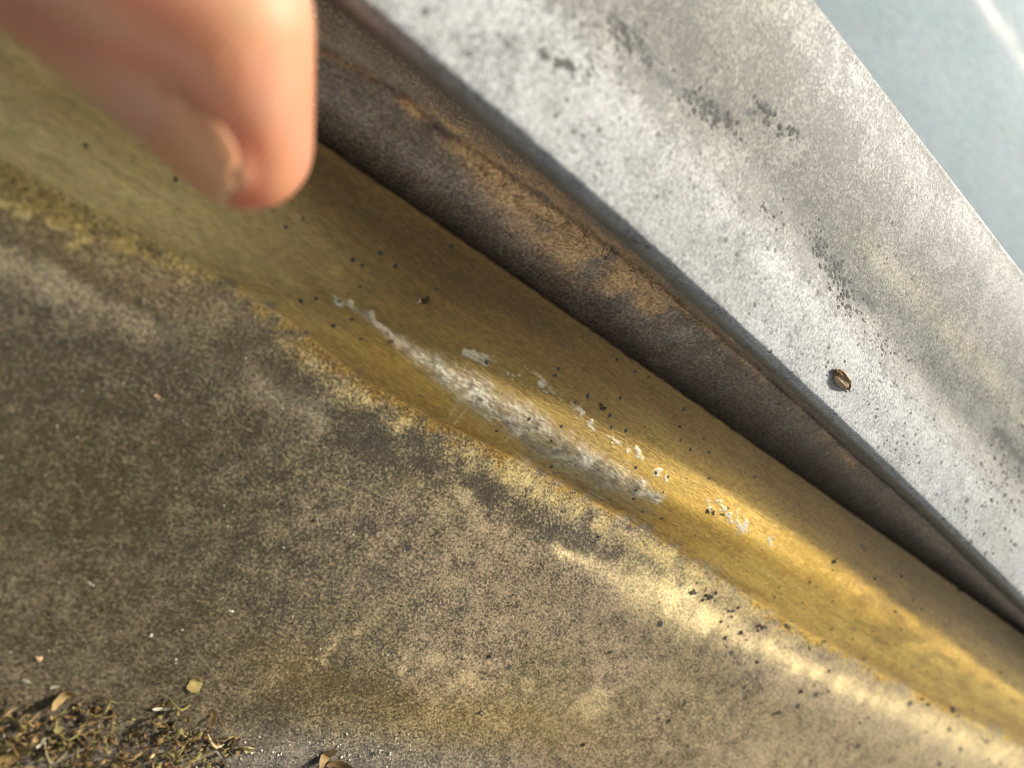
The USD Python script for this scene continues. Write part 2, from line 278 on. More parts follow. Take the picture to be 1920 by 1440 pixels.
flk = sst(0.55 * flk + 2.0 * fb(G, 1100, 3, 45) + 0.6 * fb(G, 300, 2, 55), 0.42, 0.75) * sst(flk, 0.05, 0.3)
isB = (VB > 0); gold = np.array([1.15, 1.10, .90]); bb = bb * gold; bg = bg * gold * 1.03
sd = np.where(isB, VB * 0.019, -DA) + 0.0045 * fb(G, 170, 4, 51, .5) + 0.0035 * fb(G, 900, 2, 52)
sd = sd + 0.0024 * sst(U, 480, 60)
wB = sst(sd, -0.0013, 0.0013)
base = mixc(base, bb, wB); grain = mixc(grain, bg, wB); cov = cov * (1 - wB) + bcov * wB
# worn bare metal on the crest and loose flakes around it
s = np.clip(silv, 0, 1) * isB
base = mixc(base, (0.24, 0.21, 0.145), 0.95 * s); grain = mixc(grain, (0.66, 0.61, 0.49), 0.95 * s); cov = cov * (1 - s) + s * (0.46 + 0.75 * fb(G, 800, 3, 46))
fk = flk * isB
base = mixc(base, (0.34, 0.30, 0.20), fk); grain = mixc(grain, (0.62, 0.55, 0.40), fk)
sc_ = 0.42 * scr * isB; base = mixc(base, (0.36, 0.32, 0.21), sc_); grain = mixc(grain, (0.62, 0.55, 0.38), sc_)
shade_band = np.clip(band(U + fx * .5, V + fy * .5, [(980, 822), (1060, 868), (1140, 920), (1220, 960)], [8, 16, 18, 10]), 0, 1) * isB  # grey shade below the worn patch, put into the colour
base = mixc(base, (0.125, 0.108, 0.065), 0.5 * shade_band); grain = mixc(grain, (0.19, 0.16, 0.09), 0.5 * shade_band)
# scaly relief of the worn metal
G[:, :, 2] += s * (0.00034 * fb(G, 800, 3, 47) + 0.00030 * np.abs(fb(G, 1700, 2, 48))) + fk * 0.00006
metal = 0.22 * wB * (1 - s) * (1 - .8 * ul) + 0.12 * s; gloss = np.where(isB, 0.38 + 0.2 * s, 0.10 + 0.10 * sst(U, 900, 1800))
spots = np.where(isB, 0.05 + 0.12 * sst(fb(G, 70, 3, 49), 0.0, 0.2), spA)
N = grid_normals(G)
def take(a, sl): return a[:, sl].reshape(-1, a.shape[2]) if a.ndim == 3 else a[:, sl].ravel()
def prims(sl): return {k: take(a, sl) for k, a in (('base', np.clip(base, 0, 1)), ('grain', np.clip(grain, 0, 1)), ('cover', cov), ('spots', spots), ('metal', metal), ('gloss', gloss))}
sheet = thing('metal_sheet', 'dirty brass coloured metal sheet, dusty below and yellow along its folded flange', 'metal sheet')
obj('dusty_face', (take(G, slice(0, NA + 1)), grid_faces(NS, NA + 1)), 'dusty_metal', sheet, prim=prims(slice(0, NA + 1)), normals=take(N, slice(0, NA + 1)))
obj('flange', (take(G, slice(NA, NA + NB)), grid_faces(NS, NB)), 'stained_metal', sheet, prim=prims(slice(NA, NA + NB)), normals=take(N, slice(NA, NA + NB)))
# thickness at the free edge, turned under
ring = [(0, 0), (0.00016, -0.00006), (0.00026, -0.00024), (0.00026, -0.0007), (0.0001, -0.00095), (-0.004, -0.0011), (-0.02, -0.004)]
Ge = np.stack([G[:, -1] + np.array([0, a, b]) for a, b in ring], 1)
nE = Ge.shape[1]; oneE = np.ones((NS, nE))
eb = np.tile(np.array((0.10, 0.05, 0.016)), (NS * nE, 1)); eg = np.tile(np.array((0.30, 0.22, 0.10)), (NS * nE, 1))
obj('cut_edge', (Ge.reshape(-1, 3), grid_faces(NS, nE)), 'stained_metal', sheet, normals=grid_normals(Ge).reshape(-1, 3),
    prim={'base': eb, 'grain': eg, 'cover': np.full(NS * nE, .42), 'spots': np.zeros(NS * nE), 'metal': np.zeros(NS * nE), 'gloss': np.full(NS * nE, .1)})

def surf(rows, n_across):
    """Loft a smooth sheet through rows of points (k, n, 3)."""
    from scipy.interpolate import PchipInterpolator
    rows = np.asarray(rows); t = np.linspace(0, 1, len(rows))
    return np.moveaxis(PchipInterpolator(t, rows, axis=0)(np.linspace(0, 1, n_across)), 0, 1)
def by_x(px, line, z, X):               # a line of the picture at heights z as a curve over world X
    P = at(px, line(px), z); o = np.argsort(P[:, 0])
    return np.stack([X, np.interp(X, P[o, 0], P[o, 1]), np.interp(X, P[o, 0], P[o, 2])], 1)

# ------------------------------------------------------------------ inner rail seen in the gap
XR = np.linspace(-0.03, 0.30, 420)
pxr = np.linspace(-300, 2400, 600)
def line_rust(x): return spline([-300, 590, 660, 700, 760, 850, 900, 1000, 1100, 1230, 1420, 1600, 1700, 1920, 2400], [-560, 84, 122, 146, 180, 262, 290, 362, 432, 532, 690, 852, 940, 1150, 1600], x)
rr = by_x(pxr, line_rust, np.full(600, 0.0035), XR)
rr[:, 1] += 0.0004 * fb(np.stack([XR, 0 * XR, 0 * XR], 1), 120, 4, 61)
ye = np.interp(XR, Xs, Pe[:, 1])
wid = np.clip(rr[:, 1] - ye, 0.0008, None)
def row(dy, dz): return np.stack([XR, ye + dy, np.full_like(XR, 0.0) + dz], 1)
rows = [row(-0.006, -0.0075 + 0 * XR), row(0.0, -0.0120 + 0 * XR), row(wid * 0.12, -0.0050 + 0 * XR), row(wid * 0.50, -0.0006 + 0 * XR), row(wid * 0.88, 0.0023 + 0 * XR), row(wid * 1.0, 0.0031 + 0 * XR),
        row(wid + 0.0010, 0.0020 + 0 * XR), row(wid + 0.0020, -0.003 + 0 * XR), row(wid + 0.006, -0.0075 + 0 * XR), row(wid + 0.018, -0.0085 + 0 * XR), row(wid + 0.026, -0.009 + 0 * XR)]
GR = surf(rows, 150)
GR[:, :, 2] += (0.0005 + 0.0007 * np.clip(fb(GR, 40, 2, 67) + .2, 0, .5)) * fb(GR, 420, 4, 62); GR[:, :, 1] += 0.0003 * fb(GR, 330, 4, 63)
Ur, Vr = proj(GR)
wr = fb(GR, 160, 4, 64) * 60
rust = np.clip(1.2 * band(Ur + wr, Vr + wr * .7, [(760, 190), (860, 265), (930, 330), (1010, 400), (1080, 465), (1160, 520), (1240, 585)], [12, 24, 40, 56, 56, 46, 20]) +
               0.8 * band(Ur + wr * .3, Vr + wr * .3, [(590, 88), (700, 146), (850, 258), (1000, 362), (1150, 470), (1300, 588), (1420, 690), (1530, 800), (1600, 870)], [7, 8, 9, 12, 14, 12, 12, 12, 8]), 0, 1)
rust *= sst(fb(GR, 330, 4, 65), -0.20, 0.04)
rb = mixc((0.18, 0.130, 0.088), (0.28, 0.15, 0.062), rust); rg = mixc((0.40, 0.315, 0.23), (0.70, 0.44, 0.21), rust)
rc = 0.46 + 0.25 * fb(GR, 120, 4, 66, .4) + 0.12 * rust
rail = thing('inner_rail', 'dark grey rounded steel rail with a rusty brown top inside the gap', 'metal rail')
n_ = GR.shape[0] * GR.shape[1]
obj('rail_face', (GR.reshape(-1, 3), grid_faces(*GR.shape[:2])), 'old_steel', rail, normals=grid_normals(GR).reshape(-1, 3),
    prim={'base': rb.reshape(-1, 3), 'grain': rg.reshape(-1, 3), 'cover': rc.ravel(), 'spots': np.zeros(n_), 'metal': np.zeros(n_), 'gloss': np.full(n_, .05)})

# ------------------------------------------------------------------ pale upper strip
_u = np.linspace(-.9, 1.4, 60); ZCT = (_u, np.interp(0, [0], [0]) + PchipInterpolator([-.9, 0, .25, .5, 1.0, 1.4], [0.032, 0.0228, 0.0194, 0.0160, 0.0111, 0.009])(_u))
def zC(x):                                # its lower edge comes down towards the flange
    u = np.clip((np.asarray(x, float) - 640) / 1280, -0.9, 1.4)
    return np.interp(u, *ZCT)
CBX = np.array([640, 689, 800, 908, 1017, 1200, 1329, 1439, 1585, 1694, 1767, 1920.0]); CBY = np.array([-22, 12, 106, 198, 288, 452, 557, 668, 803, 906, 968, 1127.0])
CBP = np.poly1d(np.polyfit((CBX - 1200) / 700, CBY, 3)); CBF = np.linspace(620, 1940, 40)
def line_cb(x): return spline(np.concatenate([[-300], CBF, [2400]]), np.concatenate([[-600], CBP((CBF - 1200) / 700), [1620]]), x)
def line_cr(x): return spline([-300, 900, 1150, 1350, 1520, 1620, 1750, 1920, 2300], [-1700, -300, 0, 215, 430, 560, 715, 900, 1330], x)
def line_cf(x): return spline([-300, 1523, 1720, 1920, 2300], [-2380, 0, 256, 518, 1016], x)
XC = np.linspace(-0.02, 0.26, 420)
pxc = np.linspace(-300, 2400, 700)
Rb = by_x(pxc, line_cb, zC(pxc), XC)
zX = Rb[:, 2]
def by_x2(line, dz):
    P = [at(pxc, line(pxc), z) for z in (0.004, 0.024)]      # two heights, then blend to the wanted one
    lo = np.interp(XC, P[0][:, 0], P[0][:, 1]); hi = np.interp(XC, P[1][:, 0], P[1][:, 1])
    z = zX + dz; t = (z - 0.004) / 0.020
    return np.stack([XC, lo * (1 - t) + hi * t, z], 1)
Rc = by_x2(line_cr, -0.0023); Rf = by_x2(line_cf, -0.0040)
def lerp(a, b, t): return a * (1 - t) + b * t
def off(P, dy, dz): return P + np.array([0, dy, dz])
dl = np.interp(XC, [0.0, 0.045, 0.10, 0.16], [1.0, .85, .62, .5])[:, None] * np.array([[0, 0, 1.0]])
rows = [off(Rb, 0.012, 0) - dl * .0062, off(Rb, 0.004, 0) - dl * .0072, off(Rb, 0.0006, 0) - dl * .0070, off(Rb, -0.0001, 0) - dl * .0058, off(Rb, -0.0002, 0) - dl * .0020, off(Rb, 0.0005, 0.0),
        lerp(Rb, Rc, .15) + np.array([0, 0, 0.0002]), lerp(Rb, Rc, .4) + np.array([0, 0, 0.0004]), lerp(Rb, Rc, .7) + np.array([0, 0, 0.0003]), Rc,
        lerp(Rc, Rf, .3) + np.array([0, 0, 0.0003]), lerp(Rc, Rf, .7) + np.array([0, 0, .0004]), off(Rf, -0.0008, 0.0001), Rf, off(Rf, 0.0005, -0.0006), off(Rf, 0.0006, -0.0020), off(Rf, 0.0004, -0.006)]
NC = 330
rows = np.asarray(rows)
tk = np.array([0, .02, .035, .05, .065, .085, .15, .28, .45, .56, .66, .80, .88, .91, .93, .96, 1.0])
from scipy.interpolate import PchipInterpolator
GC = np.moveaxis(PchipInterpolator(tk, rows, axis=0)(np.linspace(0, 1, NC)), 0, 1)
TC = np.linspace(0, 1, NC)[None] * np.ones((len(XC), 1))
GC[:, :, 2] += 0.00016 * fb(GC, 70, 3, 71) + 0.00008 * fb(GC, 420, 3, 72)
GC[:, :40, 1] += (0.00015 * fb(GC, 300, 3, 73))[:, :40]
Uc, Vc = proj(GC)
wc = fb(GC, 110, 4, 74) * 60; fc = fb(GC, 500, 3, 75) * 26
cb_ = mixc((0.20, 0.20, 0.195), (0.18, 0.175, 0.165), sst(fb(GC, 60, 3, 76), -.1, .1) )
cg_ = mixc((0.44, 0.435, 0.425), (0.38, 0.37, 0.35), sst(fb(GC, 60, 3, 77), -.1, .1))
tan = np.clip(sst(TC, 0.36, 0.52) * (1 - 0.45 * sst(TC, 0.72, 0.86)), 0, 1)
cb_ = mixc(cb_, (0.105, 0.096, 0.076), 0.88 * tan); cg_ = mixc(cg_, (0.25, 0.232, 0.19), 0.85 * tan)
tn2 = blob(Uc + wc, Vc + wc, 1400, 60, 150, 220, 0)
cb_ = mixc(cb_, (0.10, 0.085, 0.06), 0.7 * tn2); cg_ = mixc(cg_, (0.22, 0.195, 0.14), 0.7 * tn2)
crm = band(Uc + wc * .5, Vc + wc * .5, [(1600, 450), (1720, 560), (1830, 680), (1930, 800)], 32)
cg_ = mixc(cg_, (0.42, 0.37, 0.26), 0.8 * crm); cb_ = mixc(cb_, (0.25, 0.22, 0.15), 0.6 * crm)
gy = np.clip(band(Uc + wc * .7, Vc + wc * .7, [(1480, 380), (1580, 470), (1680, 580), (1790, 700), (1930, 850)], 30), 0, 1)
cb_ = mixc(cb_, (0.12, 0.115, 0.10), 0.7 * gy); cg_ = mixc(cg_, (0.22, 0.21, 0.18), 0.6 * gy)
ccov = 0.50 + 0.18 * fb(GC, 150, 4, 78) + 0.08 * (1 - tan)
und = sst(TC, 0.072, 0.055)               # the turned-under lip is darker and browner
cb_ = mixc(cb_, (0.13, 0.105, 0.075), und); cg_ = mixc(cg_, (0.26, 0.22, 0.165), und)
# dark speckle clusters
cl = np.clip(sum(band(Uc + wc * .5 + fc, Vc + wc * .5 + fc, p, w) for p, w in (
    ([(1140, 20), (1190, 70), (1230, 115)], [10, 16, 12]), ([(1290, 175), (1330, 205), (1360, 225)], [16, 22, 14]), ([(1010, 100), (1060, 120), (1080, 140)], [12, 16, 10]),
    ([(1520, 455), (1560, 500), (1600, 540), (1640, 585)], [14, 22, 18, 10]), ([(1210, 130), (1260, 170)], 18), ([(1400, 210), (1440, 200)], 10), ([(1480, 245), (1500, 250)], 10), ([(1880, 820), (1920, 870)], 14), ([(1440, 370), (1470, 420)], 10))), 0, 1)
cl = sst(0.8 * cl + 1.9 * fb(GC, 900, 3, 79), 0.50, 0.66) * sst(cl, .05, .3)
cb_ = mixc(cb_, (0.055, 0.054, 0.05), cl); cg_ = mixc(cg_, (0.085, 0.083, 0.077), cl)
csp = 0.16 + 0.20 * sst(TC, 0.3, 0.5) * (1 - sst(TC, 0.55, 0.7)) + 0.10 * blob(Uc, Vc, 1080, 120, 160, 160)
csp *= (1 - und)
cb_ = cb_ * np.array([.38, .41, .44]); cg_ = cg_ * np.array([.57, .605, .64])
strip = thing('upper_trim', 'pale grey galvanised metal trim strip with dark specks above the gap', 'metal trim')
n_ = GC.shape[0] * GC.shape[1]; NCn = grid_normals(GC)
def cprim(sl):
    q = lambda a: a[:, sl].reshape(-1, a.shape[2]) if a.ndim == 3 else a[:, sl].ravel()
    k = q(Uc).size
    return {'base': q(cb_), 'grain': q(cg_), 'cover': q(ccov), 'spots': q(csp), 'metal': np.full(k, .0), 'gloss': np.full(k, .0)}
ia, ib = int(NC * 0.075), int(NC * 0.90)
for nm, sl in (('rolled_lip', slice(0, ia + 1)), ('face', slice(ia, ib + 1)), ('back_edge', slice(ib, NC))):
    g = GC[:, sl]; obj(nm, (g.reshape(-1, 3), grid_faces(*g.shape[:2])), 'galvanised', strip, prim=cprim(sl), normals=NCn[:, sl].reshape(-1, 3))

# ------------------------------------------------------------------ blue-grey sheet lying lower, behind the strip
XD = np.concatenate([np.linspace(-0.25, 0.05, 40, endpoint=False), np.linspace(0.05, 0.25, 260, endpoint=False), np.linspace(0.25, 0.75, 60)]); YD = np.concatenate([np.linspace(0, 0.16, 220, endpoint=False), np.linspace(.16, .55, 40)])
GD = np.zeros((360, 260, 3)); GD[:, :, 0] = XD[:, None]; GD[:, :, 1] = YD[None] + 0.035
nD = np.array([-math.sin(math.radians(12.5)) * math.cos(SUN_AZ), -math.sin(math.radians(12.5)) * math.sin(SUN_AZ), math.cos(math.radians(12.5))]); pD = np.array([0.10, 0.07, -0.034])
def zD(x, y): return pD[2] - ((x - pD[0]) * nD[0] + (y - pD[1]) * nD[1]) / nD[2]
GD[:, :, 2] = zD(GD[:, :, 0], GD[:, :, 1]) + 0.0003 * fb(GD, 25, 3, 81)
Ud, Vd = proj(GD)
n_ = 360 * 260
ridge = band(Ud + 300 * fb(GD, 60, 3, 85) * .15, Vd, [(1800, -60), (1850, 10), (1885, 60), (1910, 105), (1950, 150)], [16, 11, 13, 12, 16]) * np.clip(.7 + 1.5 * fb(GD, 150, 3, 86), 0, 1)
db = mixc((0.30, 0.37, 0.405), (0.32, 0.39, 0.425), sst(fb(GD, 30, 3, 82), -.1, .1)); dg = mixc((0.38, 0.46, 0.50), (0.42, 0.50, 0.535), sst(fb(GD, 30, 3, 83), -.1, .1))
db = mixc(db, (.75, .76, .74), ridge); dg = mixc(dg, (.8, .81, .79), ridge)
back = thing('back_sheet', 'smooth blue grey metal sheet, out of focus beyond the pale trim', 'metal sheet')
obj('sheet_face', (GD.reshape(-1, 3), grid_faces(360, 260)), 'far_metal', back, normals=grid_normals(GD).reshape(-1, 3),
    prim={'base': db.reshape(-1, 3), 'grain': dg.reshape(-1, 3), 'cover': np.full(n_, .5) + .1 * fb(GD, 40, 3, 84).ravel(), 'spots': np.zeros(n_), 'metal': np.full(n_, .45), 'gloss': np.full(n_, .2)})
def tube(pts, r, seg=6, seed=0, flat=1.0):
    pts = np.asarray(pts, float); n = len(pts); r = np.broadcast_to(r, (n,)) if np.ndim(r) == 0 else np.asarray(r)
    t = np.gradient(pts, axis=0); t /= np.maximum(np.linalg.norm(t, axis=1, keepdims=True), 1e-12)
    up = np.array([0.13, 0.21, 0.97]); a = np.cross(t, up); a /= np.linalg.norm(a, axis=1, keepdims=True); b = np.cross(a, t)
    th = np.linspace(0, 2 * np.pi, seg, endpoint=False)
    ringp = pts[:, None] + r[:, None, None] * (np.cos(th)[None, :, None] * a[:, None] + flat * np.sin(th)[None, :, None] * b[:, None])
    v = ringp.reshape(-1, 3); f = []
    for i in range(n - 1):
        for j in range(seg):
            k = (j + 1) % seg; f += [[i * seg + j, i * seg + k, (i + 1) * seg + k], [i * seg + j, (i + 1) * seg + k, (i + 1) * seg + j]]
    v = np.vstack([v, pts[:1], pts[-1:]]); c0, c1 = len(v) - 2, len(v) - 1
    for j in range(seg):
        k = (j + 1) % seg; f += [[c0, k, j], [c1, (n - 1) * seg + j, (n - 1) * seg + k]]
    return trimesh.Trimesh(v, f, process=False)

# ------------------------------------------------------------------ what lies on the surfaces
from scipy.spatial import cKDTree
SURF = {'sheet': (G, N, U, V), 'strip': (GC[:, ia:ib], NCn[:, ia:ib], Uc[:, ia:ib], Vc[:, ia:ib]), 'rail': (GR, grid_normals(GR), Ur, Vr)}
TREES = {k: cKDTree(np.stack([a[2].ravel(), a[3].ravel()], 1)) for k, a in SURF.items()}
def on(which, px, py):
    _, i = TREES[which].query(np.stack([np.atleast_1d(px), np.atleast_1d(py)], 1))
    n = SURF[which][1].reshape(-1, 3)[i]; n = n * np.sign(n[:, 2:3] + 1e-9)
    P = SURF[which][0].reshape(-1, 3)[i]; d = ray(np.atleast_1d(px), np.atleast_1d(py)); dn = (d * n).sum(1)
    t = ((P - CAM) * n).sum(1) / np.where(np.abs(dn) < .12, np.inf, dn); Q = CAM + d * t[:, None]
    ok = (np.abs(dn) >= .12) & (np.linalg.norm(Q - P, axis=1) < .0015)
    return np.where(ok[:, None], Q, P), n
ICO = trimesh.creation.icosphere(subdivisions=1)
def lump(P, r, seed, squash=.7, rough=.35):
    g = np.random.default_rng(seed); v = ICO.vertices * (1 + rough * (g.random((len(ICO.vertices), 1)) - .5) * 2)
    v = v * np.array([1, .6 + .5 * g.random(), squash]); a = g.random() * 6.28; c, s = math.cos(a), math.sin(a)
    v = v @ np.array([[c, s, 0], [-s, c, 0], [0, 0, 1]]) * r
    return trimesh.Trimesh(v + P + np.array([0, 0, r * squash * .55]), ICO.faces, process=False)
def flake(P, length, width, seed, curl=.5, yaw=None, lift=.3, thick=0.00006, tip=.25):
    """A small curled dry flake or leaf fragment, a bent lens-shaped plate with thickness."""
    g = np.random.default_rng(seed); n, m = 9, 5; s = np.linspace(-1, 1, n); w = np.linspace(-1, 1, m)
    prof_ = np.clip(1 - np.abs(s) ** 2.2, 0, 1) ** .6 * (1 - tip * s) * (1 + .25 * (g.random(n) - .5)); prof_[0] = prof_[-1] = .08
    S, W = np.meshgrid(s, w, indexing='ij'); X = S * length / 2; Y = W * prof_[:, None] * width / 2
    Z = curl * length * .5 * (S ** 2 * (g.random() + .3) + .35 * W ** 2 * width / length) + .10 * length * (g.random((n, m)) - .5) * .5 + .12 * length * np.sin(S * 3 + g.random() * 6) * .4
    top = np.stack([X, Y, Z], -1).reshape(-1, 3); nb = n * m
    v = np.vstack([top + [0, 0, thick / 2], top - [0, 0, thick / 2]]); q = grid_faces(n, m); f = np.vstack([q[:, [0, 1, 2]], q[:, [0, 2, 3]]])
    bd = list(range(m)) + [i * m + m - 1 for i in range(1, n)] + [(n - 1) * m + j for j in range(m - 2, -1, -1)] + [i * m for i in range(n - 2, 0, -1)]
    sd = [[a, b, b + nb] for a, b in zip(bd, bd[1:] + bd[:1])] + [[a, b + nb, a + nb] for a, b in zip(bd, bd[1:] + bd[:1])]
    f = np.vstack([f, f[:, ::-1] + nb, np.array(sd)])
    yaw = g.random() * 6.28 if yaw is None else yaw
    Rm = trimesh.transformations.euler_matrix((g.random() - .5) * 2 * lift, (g.random() - .5) * 2 * lift, yaw)[:3, :3]
    v = v @ Rm.T; v[:, 2] -= v[:, 2].min()
    return trimesh.Trimesh(v + P, f, process=False)
def px_mm(px, py, n, which='sheet'):     # n pixels of the photograph at that place, in metres
    P, _ = on(which, px, py); d = -((P[0] - CAM) @ R)[2]; return n * d / FPX
def put(name, mesh, mat, label, cat, P, group=None, smooth=True):
    t = UsdGeom.Xform
    m = obj(name, mesh, mat, smooth=smooth); tag(m, label, cat, group); return m

# dark grit scattered over the lit metal: too fine to count
gr = []; k = 0
fixed = [(1502, 1296), (1553, 1296), (1460, 1335), (1500, 1355), (1613, 1355), (1236, 1347), (1256, 1350), (1398, 1420), (1360, 1195), (1352, 1165), (1128, 765), (1275, 800), (1240, 1430), (1420, 1240), (1390, 1185), (1690, 1080), (1564, 1053), (1740, 1320), (1060, 1187), (962, 1115), (1145, 1222), (920, 1230), (1730, 1310), (1823, 1330), (1555, 1258), (1620, 1235), (1290, 1400), (1095, 1395), (735, 1130), (575, 780), (200, 745), (735, 640), (590, 975), (410, 880), (1640, 1085), (1830, 1065)]
for (x, y) in fixed:
    P, _ = on('sheet', x, y); gr.append(lump(P[0], px_mm(x, y, 2.0 + 2.0 * rng.random() ** 2), k)); k += 1
for i in range(260):
    x = 700 + 1220 * rng.random() ** .6; y = line_boundary(x) + rng.normal() * 160 + 60
    if y > 1440 or y < line_edge(x) + 15: continue
    P, _ = on('sheet', x, y); gr.append(lump(P[0], px_mm(x, y, 0.7 + 1.6 * rng.random() ** 3), 100 + i))
tag(obj('grit', trimesh.util.concatenate(gr), 'grit'), 'fine dark grit sprinkled over the yellow flange and dusty face', 'grit', kind='stuff')
gr = []
for i in range(150):
    x, y = rng.random() * 900, 560 + rng.random() * 880
    if y < line_boundary(x) + 20: continue
    P, _ = on('sheet', x, y); gr.append(lump(P[0], px_mm(x, y, 0.7 + 0.9 * rng.random() ** 3), 900 + i))
tag(obj('dust_grains', trimesh.util.concatenate(gr), 'pale_grain'), 'tiny pale mineral grains strewn on the shaded dusty face', 'grains', kind='stuff')

def cluster(pts, mat, name, label, cat, r0, seed, which='sheet', squash=.6):
    ms = [lump(on(which, x, y)[0][0], px_mm(x, y, r0 * (.35 + .65 * random.random()), which), seed + i, squash) for i, (x, y) in enumerate(pts)]
    return put(name, trimesh.util.concatenate(ms), mat, label, cat, None, smooth=False)
def rc(cx, cy, rx, ry, n, sd):
    g = np.random.default_rng(sd); return [(cx + rx * g.normal() * .5, cy + ry * g.normal() * .5) for _ in range(n)]
cluster(rc(1300, 1110, 10, 8, 10, 1) + rc(1326, 1120, 16, 11, 14, 2), 'grit', 'grit_clump', 'black crumbly grit clump on the bright cream streak, the largest one', 'grit', 3.8, 300)
cluster(rc(1376, 1146, 9, 6, 8, 3), 'grit', 'grit_clump', 'small black grit clump just right of the largest clump on the cream streak', 'grit', 3.2, 340)
cluster(rc(1428, 1173, 9, 8, 8, 4), 'grit', 'grit_clump', 'black grit clump midway along the cream streak, between two small clumps', 'grit', 3.2, 360)
cluster(rc(1476, 1175, 6, 6, 6, 5), 'grit', 'grit_clump', 'round brown grit clump with a pale middle where dust meets yellow flange', 'grit', 3.2, 380)
cluster(rc(1516, 1208, 5, 9, 5, 6) + rc(1545, 1205, 5, 5, 3, 61), 'grit', 'grit_clump', 'pair of black grit crumbs on the lower edge of the yellow flange', 'grit', 3.0, 400)
cluster(rc(1788, 1330, 9, 9, 9, 7), 'grit', 'grit_clump', 'grey brown grit clump near the bottom right corner by the bright line', 'grit', 3.4, 420)
cluster(rc(1334, 960, 9, 6, 7, 8) + rc(1354, 963, 5, 4, 4, 81), 'grit', 'grit_clump', 'dark grit crumbs on the sunlit orange flange beside pale flakes', 'grit', 3.2, 440)
cluster([(1130, 764), (1127, 759), (1133, 766)], 'grit', 'grit_clump', 'single black crumb on the flange at the shadow line', 'grit', 4.2, 460)
cluster(rc(800, 566, 14, 8, 9, 10), 'dark_soil', 'dirt_blot', 'dark dirt blot on the upper flange beside a pale crumb', 'dirt', 3.5, 480)
cluster([(786, 560), (787, 564), (784, 566)], 'crumb', 'crumb', 'pale crumb in the dark blot on the upper flange', 'crumb', 4.0, 500)
cluster([(295, 742), (291, 741), (299, 744)], 'crumb', 'crumb', 'lone cream crumb on the dark dusty face below the brown band', 'crumb', 3.2, 510)
cluster([(70, 1233), (75, 1235), (78, 1232)], 'crumb', 'crumb', 'peach crumb above the leaf litter near the left border', 'crumb', 4.6, 520)
cluster([(414, 1124), (418, 1121)], 'pale_grain', 'pale_grain', 'upper white grain of the pair in the middle of the dusty face', 'grain', 3.6, 530)
cluster([(431, 1145), (436, 1146)], 'pale_grain', 'pale_grain', 'lower white grain of the pair in the middle of the dusty face', 'grain', 3.4, 540)
cluster([(330, 1236), (330, 1243)], 'pale_grain', 'pale_grain', 'upright white grain above the yellow leaf scrap', 'grain', 3.4, 550)
cluster([(279, 1193), (284, 1191)], 'pale_grain', 'pale_grain', 'white sliver lying left of the upright white grain', 'grain', 3.0, 560)
cluster([(170, 1095), (175, 1097), (167, 1092)], 'pale_grain', 'pale_grain', 'greyish white speck far left on the shaded dusty face', 'grain', 3.6, 570)
cluster([(901, 1331), (905, 1334), (899, 1336)], 'grit', 'grit_clump', 'dark grain with a white chip low on the dusty face', 'grit', 3.6, 580)
cluster([(903, 1337)], 'pale_grain', 'pale_grain', 'white chip stuck to a dark grain low on the dusty face', 'grain', 2.6, 590)

# leaf litter heap in the lower left corner: a packed mass of scraps
heap = {}
def hdens(x, y): return sst(y + 14 * math.sin(x * .045) + 9 * math.sin(x * .13), 1280 + 0.06 * x, 1365 + 0.06 * x) ** 1.3 * sst(x + 20 * math.sin(y * .09), 490, 310)
cnt = 0; i = 0
while cnt < 3600:
    i += 1; x = -260 + 730 * rng.random(); y = 1285 + 400 * rng.random()
    if rng.random() > hdens(x, y): continue
    P, _ = on('sheet', x, y) if y < 1700 else on('sheet', x, 1700)
    lift = 0.0058 * hdens(x, y) * rng.random() * sst(y, 1310, 1440)
    mat = rng.choice(['dark_soil', 'brown_leaf', 'dry_leaf', 'moss', 'pale_flake', 'yellow_leaf'], p=[.24, .22, .27, .21, .05, .01])
    ln = px_mm(x, y, 6 + 22 * rng.random() ** 3)
    sh = flake(P[0] + [0, 0, lift], ln, ln * (.12 + .45 * rng.random() ** 1.5), i, curl=.3 + 1.0 * rng.random(), lift=1.0, yaw=0.35 + 0.6 * rng.normal()) if mat != 'dark_soil' and not (mat in ('moss', 'brown_leaf') and i % 2) else lump(P[0] + [0, 0, lift * .7], ln * .35, i)
    heap.setdefault(str(mat), []).append(sh); cnt += 1
for q_ in range(520):
    while True:
        x, y = -150 + 610 * rng.random(), 1290 + 260 * rng.random()
        if rng.random() < hdens(x, y): break
    P, _ = on('sheet', x, y); g = px_mm(x, y, 1); l_ = (10 + 34 * rng.random() ** 2) * g; a = .35 + .8 * rng.normal(); c_ = rng.normal() * .9
    ts = np.linspace(-.5, .5, 6); z0 = P[0, 2] + 0.0062 * hdens(x, y) * rng.random() * sst(y, 1310, 1440) + .0004; tl = rng.normal() * .35
    heap.setdefault(str(rng.choice(['dry_leaf', 'moss', 'brown_leaf', 'straw'], p=[.4, .34, .2, .06])), []).append(tube(np.stack([P[0, 0] + l_ * (ts * math.cos(a) - c_ * ts ** 2 * math.sin(a)), P[0, 1] + l_ * (ts * math.sin(a) + c_ * ts ** 2 * math.cos(a)), z0 + l_ * tl * ts + .25 * l_ * np.cos(ts * 5)], 1), g * (.7 + 2.6 * rng.random() ** 2) * np.array([.4, .8, 1, 1, .8, .3]), 5))
lit = thing('leaf_litter', 'heap of brown leaf litter and moss in the lower left corner', 'leaf litter', kind='stuff')
names = {'dark_soil': 'soil_crumbs', 'brown_leaf': 'brown_scraps', 'dry_leaf': 'tan_scraps', 'moss': 'moss_tufts', 'pale_flake': 'pale_scraps', 'yellow_leaf': 'yellow_scraps', 'straw': 'straw_bits'}
for mt, ms in heap.items(): obj(names[mt], trimesh.util.concatenate(ms), mt, lit, smooth=(mt != 'dark_soil'))

